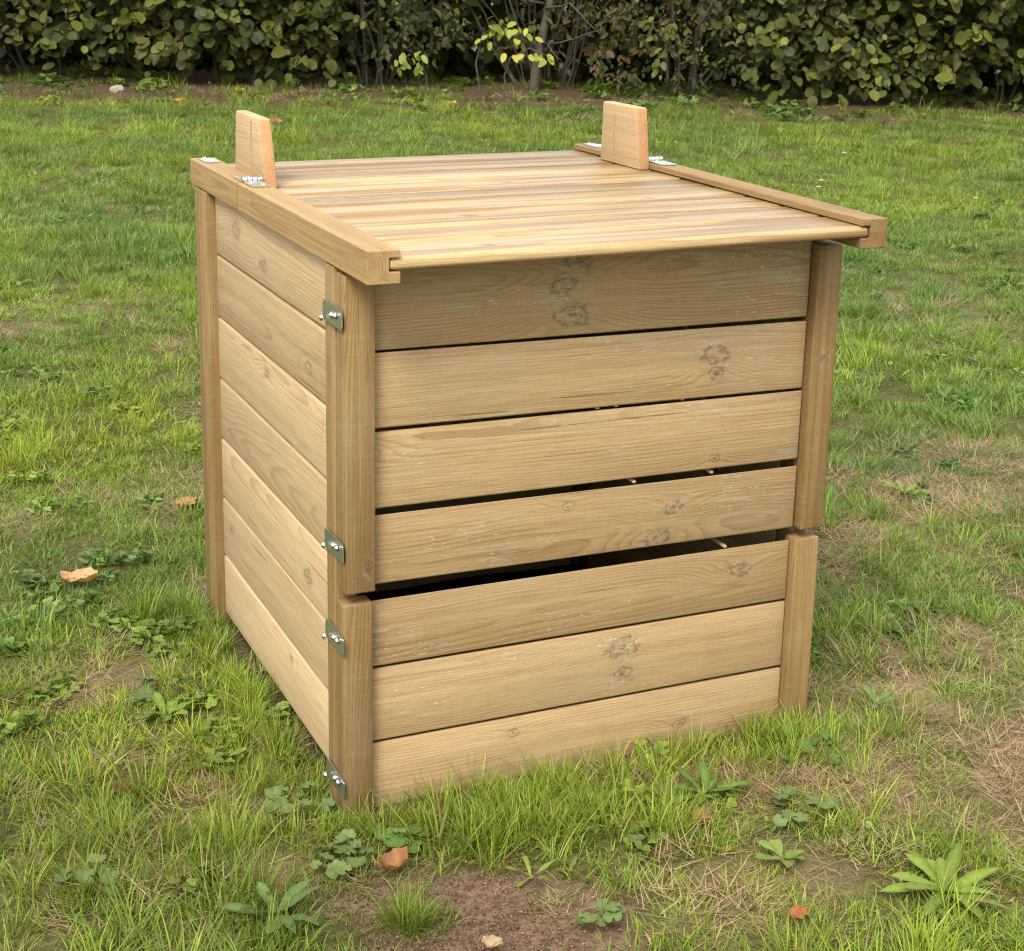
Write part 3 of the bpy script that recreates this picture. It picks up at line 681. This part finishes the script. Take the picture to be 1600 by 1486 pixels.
rosette('broadleaf_weed', 'weed', 'grey green lance leaved weed left of the bare soil patch', (-.165, -.225), 8, .085, .02, .5, .4, (.09, .145, .045))
rosette('broadleaf_weed', 'weed', 'flat bright weed lying in the lawn left of the bin corner', (-.17, .42), 7, .055, .024, .35, .3, G1)
rosette('broadleaf_weed', 'weed', 'thin leaved weed at the dry patch right of the bin foot', (.96, .0), 8, .06, .013, .6, .4, G4)
rosette('broadleaf_weed', 'weed', 'wide leaved weed at the right edge by the pale straw', (1.14, -.30), 8, .06, .02, .45, .4, G3)
rosette('broadleaf_weed', 'weed', 'broad rosette in the lawn beyond the right side of the bin', (1.72, .93), 9, .075, .02, .6, .5, G3)
rosette('broadleaf_weed', 'weed', 'tiny rosette on the bare soil close to the fallen leaf', (.19, -.26), 5, .045, .009, .3, .2, G3)
def mallow(label, loc, nl, R, col, rad=.05):
    root = tag(empty('ground_ivy', (loc[0], loc[1], float(gh(*loc)))), label, 'weed', None)
    for i in range(nl):
        a = random.uniform(0, 6.283); q = rad*math.sqrt(random.random()); r0 = R*random.uniform(.65, 1.2)
        V = [(0, 0, 0)]; K = 20
        for k in range(K):
            th = k/K*2*math.pi; rq = r0*(1+.08*math.cos(th*7))*(1-.72*math.exp(-(min(th, 2*math.pi-th)/.28)**2))
            V.append((math.cos(th)*rq, math.sin(th)*rq, r0*.18*math.cos(th*7)*.6+r0*.2))
        F = [(0, 1+k, 1+(k+1) % K) for k in range(K)]
        me = mesh_np('leaf', V, F); cc = np.tile(np.array(col)*random.uniform(.8, 1.2), (len(V), 1)); cc[0] *= 1.3; cattr(me, 'col', cc); me.materials.append(M_PLANT)
        for p in me.polygons: p.use_smooth = True
        o = link('leaf', me, root); o.location = (q*math.cos(a), q*math.sin(a), random.uniform(.012, .030)); o.rotation_euler = (random.uniform(-.4, .4)+.15, random.uniform(-.4, .4), random.uniform(0, 6.28))
    return root
mallow('cluster of round scalloped leaves at the edge of the bare soil under the bin corner', (-.045, -.125), 16, .013, G4, .045)
mallow('round leaved clump tucked under the front corner of the bin beside the brown leaf', (.045, -.105), 10, .016, G2, .04)
mallow('low grey green scalloped clump in the lawn left of the front corner post', (-.06, .04), 11, .013, G4, .05)
mallow('scalloped leaf clump in the bottom left of the lawn', (-.36, -.05), 10, .013, G4, .05)
mallow('round leaved clump left of the bin in the middle of the lawn', (-.2, .5), 10, .014, G4, .06)
mallow('round leaved clump in front of the right hand corner post', (.74, -.10), 12, .014, G2, .07)
mallow('scalloped clump in the straw right of the pale broad leaved weed', (.62, -.27), 10, .014, G4, .06)
mallow('scalloped clump on the lower edge of the bare soil', (.22, -.40), 9, .012, G4, .035)
def dry_leaf(label, loc, s, col, rz, curl=.9):
    V = []; F = []; nu, nv = 9, 5
    for i in range(nu):
        t = i/(nu-1); wv = .5*math.sin(math.pi*(t*.92+.04))*(1+.22*math.sin(t*19))
        for j in range(nv):
            q = (j/(nv-1)-.5)*2
            V.append(((t-.5)*s, q*wv*s*.75, s*(.16*curl*q*q+.12*curl*(2*t-1)**2+.05*math.sin(7*t+3*q))+.01))
    for i in range(nu-1):
        for j in range(nv-1): a = i*nv+j; F.append((a, a+1, a+nv+1, a+nv))
    me = mesh_np('fallen_leaf', V, F); cc = np.tile(np.array(col), (len(V), 1))*RNG.uniform(.6, 1.35, (len(V), 1)); cattr(me, 'col', cc); me.materials.append(M_DRY)
    for p in me.polygons: p.use_smooth = True
    o = link('fallen_leaf', me); o.location = (loc[0], loc[1], float(gh(*loc))+.004); o.rotation_euler = (random.uniform(-.2, .2), random.uniform(-.2, .2), rz)
    tag(o, label, 'fallen leaf'); return o
BR = (.36, .19, .09)
dry_leaf('curled brown leaf on the bare soil below the front corner of the bin', (.012, -.180), .05, (.36, .19, .09), .3, 2.0)
dry_leaf('pale tan leaf in the grass at the left edge of the picture', (-.205, 1.06), .075, (.50, .31, .17), -.4, 1)
dry_leaf('small rusty leaf in the lawn left of the bin, half way down', (-.285, .19), .022, (.30, .09, .05), .8)
dry_leaf('narrow rust coloured leaf standing in the grass before the bin middle', (.475, -.235), .035, (.38, .17, .07), 1.3)
dry_leaf('small reddish leaf near the bottom edge right of the soil patch', (.47, -.50), .033, (.36, .13, .06), .2)
dry_leaf('orange leaf in the straw beside the right bin corner post', (.99, .33), .035, (.50, .25, .07), .2)
dry_leaf('brown leaf on the small bare patch behind the left side of the bin', (.09, 1.42), .06, (.42, .22, .12), 1.0)
dry_leaf('pale crumpled leaf on the soil at the bottom edge', (.07, -.40), .035, (.42, .32, .2), 2)
for i, (s_, d_, cc, lab) in enumerate(((-3.1, 13.2, (.45, .2, .06), 'orange leaf lying at the shaded lawn edge on the left'), (-2.75, 13.9, (.55, .36, .08), 'yellow leaf under the left end of the hedge'), (-1.9, 13.3, (.4, .2, .09), 'brown leaf at the lawn edge left of the middle'),
      (-.95, 13.6, (.5, .42, .2), 'pale leaf on the dark soil below the yellow sprigs'), (2.9, 13.6, (.55, .4, .16), 'tan leaf on the bare soil under the right bush'), (3.65, 12.9, (.4, .22, .1), 'brown leaf at far right lawn edge'), (-2.1, 11.9, (.42, .18, .1), 'rust leaf in lawn behind the left lid stop'))):
    dry_leaf(lab, from_sd(s_, d_), .11, cc, i*1.3)
def twig_mesh(pts, r0, r1, name, mat, K=5):
    V = []; F = []; n_ = len(pts)
    for i, p in enumerate(pts):
        p = Vector(p); t = i/(n_-1); a = Vector(pts[min(i+1, n_-1)])-Vector(pts[max(i-1, 0)]); a.normalize()
        u_ = a.orthogonal().normalized(); v_ = a.cross(u_); r_ = r0+(r1-r0)*t
        for k in range(K): th = 2*math.pi*k/K; V.append(tuple(p+u_*math.cos(th)*r_+v_*math.sin(th)*r_))
    for i in range(n_-1):
        for k in range(K): a = i*K+k; b = i*K+(k+1) % K; F.append((a, b, b+K, a+K))
    return V, F
def flower(label, loc, R, petal, core, group, cat='flower', h=.03):
    root = tag(empty(cat if False else ('daisy' if petal[2] > .4 else 'yellow_flower'), (loc[0], loc[1], float(gh(*loc)))), label, 'flower', group)
    V = [(0, 0, h)]; K = 16; F = []
    for k in range(K): th = 2*math.pi*k/K; q = R*(1 if k % 2 == 0 else .62); V.append((math.cos(th)*q, math.sin(th)*q, h+R*.15))
    F = [(0, 1+k, 1+(k+1) % K) for k in range(K)]
    me = mesh_np('petals', V, F); cattr(me, 'col', np.tile(petal, (len(V), 1))); me.materials.append(M_DRY); link('petals', me, root)
    bm = bmesh.new(); bmesh.ops.create_icosphere(bm, subdivisions=1, radius=R*.33)
    me = bpy.data.meshes.new('flower_centre'); bm.to_mesh(me); bm.free(); cattr(me, 'col', np.tile(core, (len(me.vertices), 1))); me.materials.append(M_DRY); o = link('flower_centre', me, root); o.location = (0, 0, h+R*.15)
    V, F = twig_mesh([(0, 0, -.002), (.001, 0, h*.5), (0, 0, h)], .0012, .0009, 'stem', M_PLANT); me = mesh_np('stem', V, F); cattr(me, 'col', np.tile(G2, (len(V), 1))); me.materials.append(M_PLANT); link('stem', me, root)
WH = (.8, .8, .76); YE = (.75, .6, .02)
FL = [(1020, 228, 0), (1036, 226, 0), (1290, 286, 0), (1287, 277, 0), (1203, 229, 0), (1452, 287, 0), (1396, 214, 1), (866, 199, 1), (781, 206, 1), (770, 201, 1), (277, 218, 1), (358, 193, 1)]
FW = [(4.69, 7.63), (4.82, 7.62), (4.62, 5.6), (4.75, 5.77), (5.7, 6.9), (5.25, 5.0), (7.0, 6.8), (4.58, 8.95), (4.02, 8.86), (4.05, 9.0), (1.86, 9.1), (2.35, 10.05)]
FLB = ['first white daisy of the pair right of the right lid stop', 'second white daisy right beside the first, further from the lid stop', 'lower daisy above the right lid rail in the lawn', 'upper daisy just behind the lower one above the right lid rail', 'lone white daisy in the far right lawn', 'white daisy near the right edge of the lawn',
       'single yellow flower far right in the lawn', 'yellow flower left of the right lid stop', 'yellow flower in the far lawn above the lid centre', 'small yellow flower just behind the one above the lid centre', 'yellow flower in the lawn left of the left lid stop', 'yellow flower in far lawn just above the left lid stop']
for (px, py, q), loc, lab in zip(FL, FW, FLB): flower(lab, loc, .018 if q == 0 else .014, WH if q == 0 else YE, YE if q == 0 else (.5, .3, .01), None)
# small stone beside the soil at the hedge
bm = bmesh.new(); bmesh.ops.create_icosphere(bm, subdivisions=2, radius=.06)
for v in bm.verts: v.co = Vector((v.co.x*1.1, v.co.y*.8, v.co.z*.7))*random.uniform(.88, 1.1)
me = bpy.data.meshes.new('stone'); bm.to_mesh(me); bm.free(); mt, n, b = new_mat('pale_stone'); tc = n.n.new('ShaderNodeTexCoord').outputs['Object']
n.l.new(n.mix(n.noise(tc, 30, 4, .6), (.2, .17, .13), (.42, .38, .31)), b.inputs['Base Color']); b.inputs['Roughness'].default_value = .9; me.materials.append(mt)
o = link('stone', me); q = from_sd(-3.75, 13.8); o.location = (q[0], q[1], float(gh(*q))+.02); tag(o, 'pale rounded stone on the brown earth below the left end of the hedge', 'stone')

# ------------------------------------------------------------------ hedge
mt, n, b = new_mat('grey_bark'); tc = n.n.new('ShaderNodeTexCoord').outputs['Object']
nb2 = n.noise(tc, 40, 4, .6); n.l.new(n.mix(nb2, (.04, .032, .024), (.12, .098, .075)), b.inputs['Base Color']); b.inputs['Roughness'].default_value = .9
n.l.new(n.bump(nb2, .5, .01), b.inputs['Normal']); M_BARK = mt
def round_leaf(s=1.0, pointed=.12):
    """broad toothed leaf, ~1 long, base at origin, along +x, normal +z"""
    K = 12; V = [(.48, 0, .0)]
    for k in range(K):
        th = 2*math.pi*k/K; rx = .5*(1+(pointed if k == 0 else 0)); r_ = .46*(1+.05*(-1)**k)
        V.append((.5+math.cos(th)*rx, math.sin(th)*r_, .06*abs(math.sin(th))-.10*max(0, math.cos(th))**2))
    F = [(0, 1+k, 1+(k+1) % K) for k in range(K)]
    return np.array(V), np.array(F)
LV, LF = round_leaf()
LV2 = LV.copy(); LV2[:, 1] *= .62
def leaf_cloud(P, Nrm, Dn, S, cols, narrow):
    """leaves at P, blade direction Dn, face normal Nrm"""
    Dn = Dn/np.linalg.norm(Dn, axis=1, keepdims=True); B = np.cross(Nrm, Dn); B /= np.linalg.norm(B, axis=1, keepdims=True); Nn = np.cross(Dn, B)
    base = LV2 if narrow else LV
    wv = RNG.uniform(.62, 1.05, len(P))[:, None, None]; cv = RNG.normal(.8, 1.6, len(P))[:, None, None]
    V = P[:, None]+S[:, None, None]*(base[None, :, 0, None]*Dn[:, None]+wv*base[None, :, 1, None]*B[:, None]+cv*base[None, :, 2, None]*Nn[:, None])
    F = (LF[None]+(np.arange(len(P))*len(base))[:, None, None]).reshape(-1, 3)
    cc = np.repeat(cols[:, None], len(base), 1); cc[:, 0] *= .8
    return V.reshape(-1, 3), F, cc.reshape(-1, 3)
LEAF_PARTS = []
for pal in ((.062, .076, .016), (.092, .108, .023), (.15, .16, .036), (.2, .21, .04), (.042, .055, .014)):
    for nar in (0, 1):
        me = mesh_np('leaf', LV2 if nar else LV, LF); cattr(me, 'col', np.tile(pal, (len(LV), 1))); me.materials.append(M_LEAF)
        for p in me.polygons: p.use_smooth = True
        LEAF_PARTS.append(me)
def bush(name, label, s0, d0, hs, depth, hgt, nclump, lsize, pal, zlow, narrow=False, parts=40, stems=5, dens=1.0, cat='bush'):
    """s0,d0 centre of the foot along and across the hedge; hs half width."""
    bx_, by_ = from_sd(s0, d0); root = tag(empty(name, (bx_, by_, 0)), label, cat, 'bushes of the hedge')
    FDIR = np.array([-HF.x, -HF.y, 0]); SDIR = np.array([HR.x, HR.y, 0])
    # woody stems
    for k in range(stems):
        a = random.uniform(-1, 1)*hs*.7; pts = [(SDIR*a*.35+FDIR*random.uniform(-.3, .2)+np.array((0, 0, -.05)))]
        p = pts[0].copy(); dv = np.array([0, 0, 1.0])+SDIR*a*.5+FDIR*random.uniform(-.2, .5)
        for i in range(7): dv = dv+np.array([random.gauss(0, .16) for _ in range(3)]); dv[2] = max(dv[2], .3); p = p+dv/np.linalg.norm(dv)*hgt/7.5; pts.append(p.copy())
        V, F = twig_mesh([tuple(q) for q in pts], random.uniform(.008, .02), .004, 'stem', M_BARK, 6); me = mesh_np('stem', V, F); me.materials.append(M_BARK)
        for pp in me.polygons: pp.use_smooth = True
        link('stem', me, root)
    PP = []; NN = []; DD = []; SS = []; CC = []; front = []
    for c in range(nclump):
        u_ = RNG.uniform(-1, 1); zz_ = zlow+(hgt-zlow)*RNG.random()**1.15
        bulge = math.sqrt(max(.05, 1-abs(u_)**3))*(.75+.25*math.sin(zz_*2.2+s0))
        f_ = RNG.random()**.55
        off = depth*bulge*(f_*2-1)*(.55+.45*min(1, (zz_-zlow+.25)/.6))
        rag = zlow+.28*fbm(np.array([s0+u_*hs]), np.array([3.0]), 2.2, 200)[0]
        if zz_ < rag and RNG.random() < .9: continue
        if zz_ < zlow+.35 and RNG.random() < .35: continue
        c0 = SDIR*u_*hs+FDIR*off+np.array((0, 0, zz_))
        nl = int(RNG.integers(4, 14)*dens)
        dirc = FDIR*RNG.uniform(.3, 1)+SDIR*RNG.normal(0, .8)+np.array((0, 0, RNG.normal(-.05, .45))); dirc /= np.linalg.norm(dirc)
        tone = RNG.uniform(.65, 1.3); ci = RNG.integers(0, len(pal))
        for q in range(nl):
            t = RNG.random(); P = c0+dirc*(t*lsize*3.4)+RNG.normal(0, lsize*.42, 3)
            Nn = FDIR*RNG.uniform(.2, 1.0)+np.array((0, 0, RNG.uniform(.25, 1.0)))+SDIR*RNG.normal(0, .45)+RNG.normal(0, .15, 3)
            Dn = dirc*.5+np.array((0, 0, -.55))+SDIR*RNG.normal(0, .6)+RNG.normal(0, .2, 3)+FDIR*.3
            if P[2] < .05: continue
            PP.append(P); NN.append(Nn); DD.append(Dn); SS.append(lsize*RNG.uniform(.45, 1.15)); CC.append(np.array(pal[ci if RNG.random() < .75 else RNG.integers(0, len(pal))])*tone*RNG.uniform(.8, 1.2))
    PP, NN, DD, SS, CC = map(np.array, (PP, NN, DD, SS, CC))
    fr = PP@FDIR-np.where((PP[:, 2] > .1) & (PP[:, 2] < 1.0), 0, 9)
    order = np.argsort(-fr); fi = order[:parts]; rest = order[parts:]
    for i in fi:
        li = int(np.argmin([np.abs(np.array(CC[i])-np.array(pc)).sum() for pc in ((.062, .076, .016), (.092, .108, .023), (.15, .16, .036), (.2, .21, .04), (.042, .055, .014))]))
        o = link('leaf', LEAF_PARTS[li*2+(1 if narrow else 0)], root)
        Dn = Vector(DD[i]).normalized(); B = Vector(NN[i]).cross(Dn).normalized(); Nn = Dn.cross(B)
        mm = Matrix((Dn, B, Nn)).transposed(); o.location = PP[i]; o.rotation_euler = mm.to_euler(); o.scale = (SS[i],)*3
    V, F, Cc = leaf_cloud(PP[rest], NN[rest], DD[rest], SS[rest], CC[rest], narrow)
    me = mesh_np('foliage', V, F); cattr(me, 'col', Cc); me.materials.append(M_LEAF)
    me.polygons.foreach_set('use_smooth', np.ones(len(F), bool))
    o = link('foliage', me, root); o['kind'] = 'stuff'
    return root
HZ = [(.066, .084, .016), (.098, .118, .023), (.040, .053, .013), (.15, .165, .034), (.10, .098, .03)]
HW = [(.06, .08, .018), (.11, .13, .026), (.08, .066, .03), (.042, .057, .015)]
bush('hazel_bush', 'dark round leaved hazel bush beyond the left picture edge', -6.6, 15.3, 1.1, .8, 2.2, 420, .108, HZ, .3, parts=20)
bush('hazel_bush', 'round leaved hazel bush at the left end of the hedge in view', -4.7, 15.0, 1.1, .85, 2.2, 560, .105, HZ, .25, parts=45)
bush('hazel_bush', 'hazel bush second from the left with leaves hanging low over the lawn edge', -3.0, 14.8, .95, .85, 2.2, 540, .108, HZ, .18, parts=45)
bush('thorn_bush', 'small leaved bush with dark gaps left of the bare stems', -1.75, 15.1, .65, .65, 2.1, 240, .085, HW, .22, narrow=True, parts=40, stems=10)
bush('bare_thicket', 'thin thicket of bare grey stems in the middle of the hedge', -.2, 15.5, 1.0, .55, 2.2, 210, .075, HW, .25, narrow=True, parts=30, stems=18, dens=.9)
bush('thorn_bush', 'small leaved bush with reddish leaves right of the bare stems', 1.0, 15.1, .75, .75, 2.1, 340, .08, HW+[(.12, .078, .034)], .12, narrow=True, parts=40, stems=8)
bush('hazel_bush', 'round leaved bush right of the middle, lowest leaves by the bare soil', 2.3, 14.9, .9, .85, 2.2, 560, .102, HZ, .15, parts=45)
bush('hazel_bush', 'broad round leaved bush second from the right edge', 3.8, 14.8, 1.0, .9, 2.2, 600, .108, HZ, .22, parts=45)
bush('hazel_bush', 'dense bush cut off by the right picture edge', 5.5, 14.9, 1.1, .9, 2.2, 480, .105, HZ, .2, parts=25)
# yellow-green sprigs hanging before the dark middle
def sprig(label, s0, d0, z0, nl, size, cols, lean=1):
    bx_, by_ = from_sd(s0, d0); root = tag(empty('leafy_sprig', (bx_, by_, 0)), label, 'sprig', None)
    pts = [(0, 0, -.02), (-.05*lean, .02, z0*.5), (.0, 0, z0*.9), (.14*lean, -.08, z0+.04), (.3*lean, -.16, z0-.03)]
    V, F = twig_mesh(pts, .009, .003, 'twig', M_BARK); me = mesh_np('twig', V, F); me.materials.append(M_BARK); link('twig', me, root)
    for i in range(nl):
        t = random.uniform(2.2, 4); a = Vector(pts[int(t)]); b_ = Vector(pts[min(4, int(t)+1)]); p = a.lerp(b_, t-int(t))
        me = mesh_np('leaf', LV2, LF); cattr(me, 'col', np.tile(np.array(random.choice(cols)), (len(LV2), 1))); me.materials.append(M_LEAF)
        o = link('leaf', me, root); o.location = p+Vector([random.gauss(0, .045) for _ in range(3)]); s = size*random.uniform(.7, 1.2); o.scale = (s, s, s)
        Dn = Vector((random.gauss(0, .6), random.gauss(-.2, .4), -.5)).normalized(); Nv = Vector((-.3+random.gauss(0, .4), -.8, .7)); B = Nv.cross(Dn).normalized(); o.rotation_euler = Matrix((Dn, B, Dn.cross(B))).transposed().to_euler()
YG = [(.36, .38, .05), (.28, .33, .05), (.42, .40, .07), (.22, .28, .05)]
sprig('bright yellow green sprig hanging before the bare stems', -.75, 14.4, .62, 22, .085, YG)
sprig('yellow sprig low in the middle of the hedge, right of the brightest one', -.50, 14.3, .42, 14, .085, YG)
sprig('pale green sprig reaching down before the small leaved bush', -1.25, 14.2, .35, 16, .075, [(.2, .25, .05), (.26, .3, .06)], -1)
# short grey trunk in the gap and fine bare branches
V, F = twig_mesh([(0, 0, -.1), (.03, 0, .25), (.1, .0, .6), (.24, .05, 1.1), (.3, .1, 1.9)], .05, .025, 'trunk', M_BARK, 10); me = mesh_np('trunk', V, F); me.materials.append(M_BARK)
for p in me.polygons: p.use_smooth = True
q = from_sd(-.32, 15.0); rt = tag(empty('old_tree', (q[0], q[1], 0)), 'leaning grey tree trunk in the gap among the bare stems', 'tree'); link('trunk', me, rt)
for k in range(9):
    a = random.uniform(-1, 1); z_ = random.uniform(.3, 1.3); p = Vector((.1, 0, z_)); pts = [tuple(p)]
    dv = Vector((a*.9, -.5, .25))
    for i in range(5): dv = dv+Vector([random.gauss(0, .25) for _ in range(3)]); p = p+dv.normalized()*.17; pts.append(tuple(p))
    V, F = twig_mesh(pts, .012, .003, 'branch', M_BARK); me = mesh_np('branch', V, F); me.materials.append(M_BARK); link('branch', me, rt)
# deep growth behind the bushes, leaf colours darkened to paint in the hedge's inner shade
k = 26000; s_ = RNG.uniform(-9, 8, k); d_ = RNG.uniform(15.6, 17.6, k); z_ = RNG.uniform(.0, 2.5, k)**1.0
xx, yy = from_sd(s_, d_); P = np.stack([xx, yy, z_], 1); FD = np.array([-HF.x, -HF.y, 0.])
Nn = FD[None]+RNG.normal(0, .5, (k, 3)); Dn = np.array([[0, 0, -.6]])+RNG.normal(0, .6, (k, 3))
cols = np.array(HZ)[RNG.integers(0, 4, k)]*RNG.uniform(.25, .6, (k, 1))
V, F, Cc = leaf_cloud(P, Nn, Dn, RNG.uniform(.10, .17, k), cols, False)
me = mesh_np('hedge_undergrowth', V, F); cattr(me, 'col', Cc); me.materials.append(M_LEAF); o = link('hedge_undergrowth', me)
tag(o, 'dark mass of leaves filling the hedge behind the front bushes', 'undergrowth', kind='stuff')
print('grass points', nP)
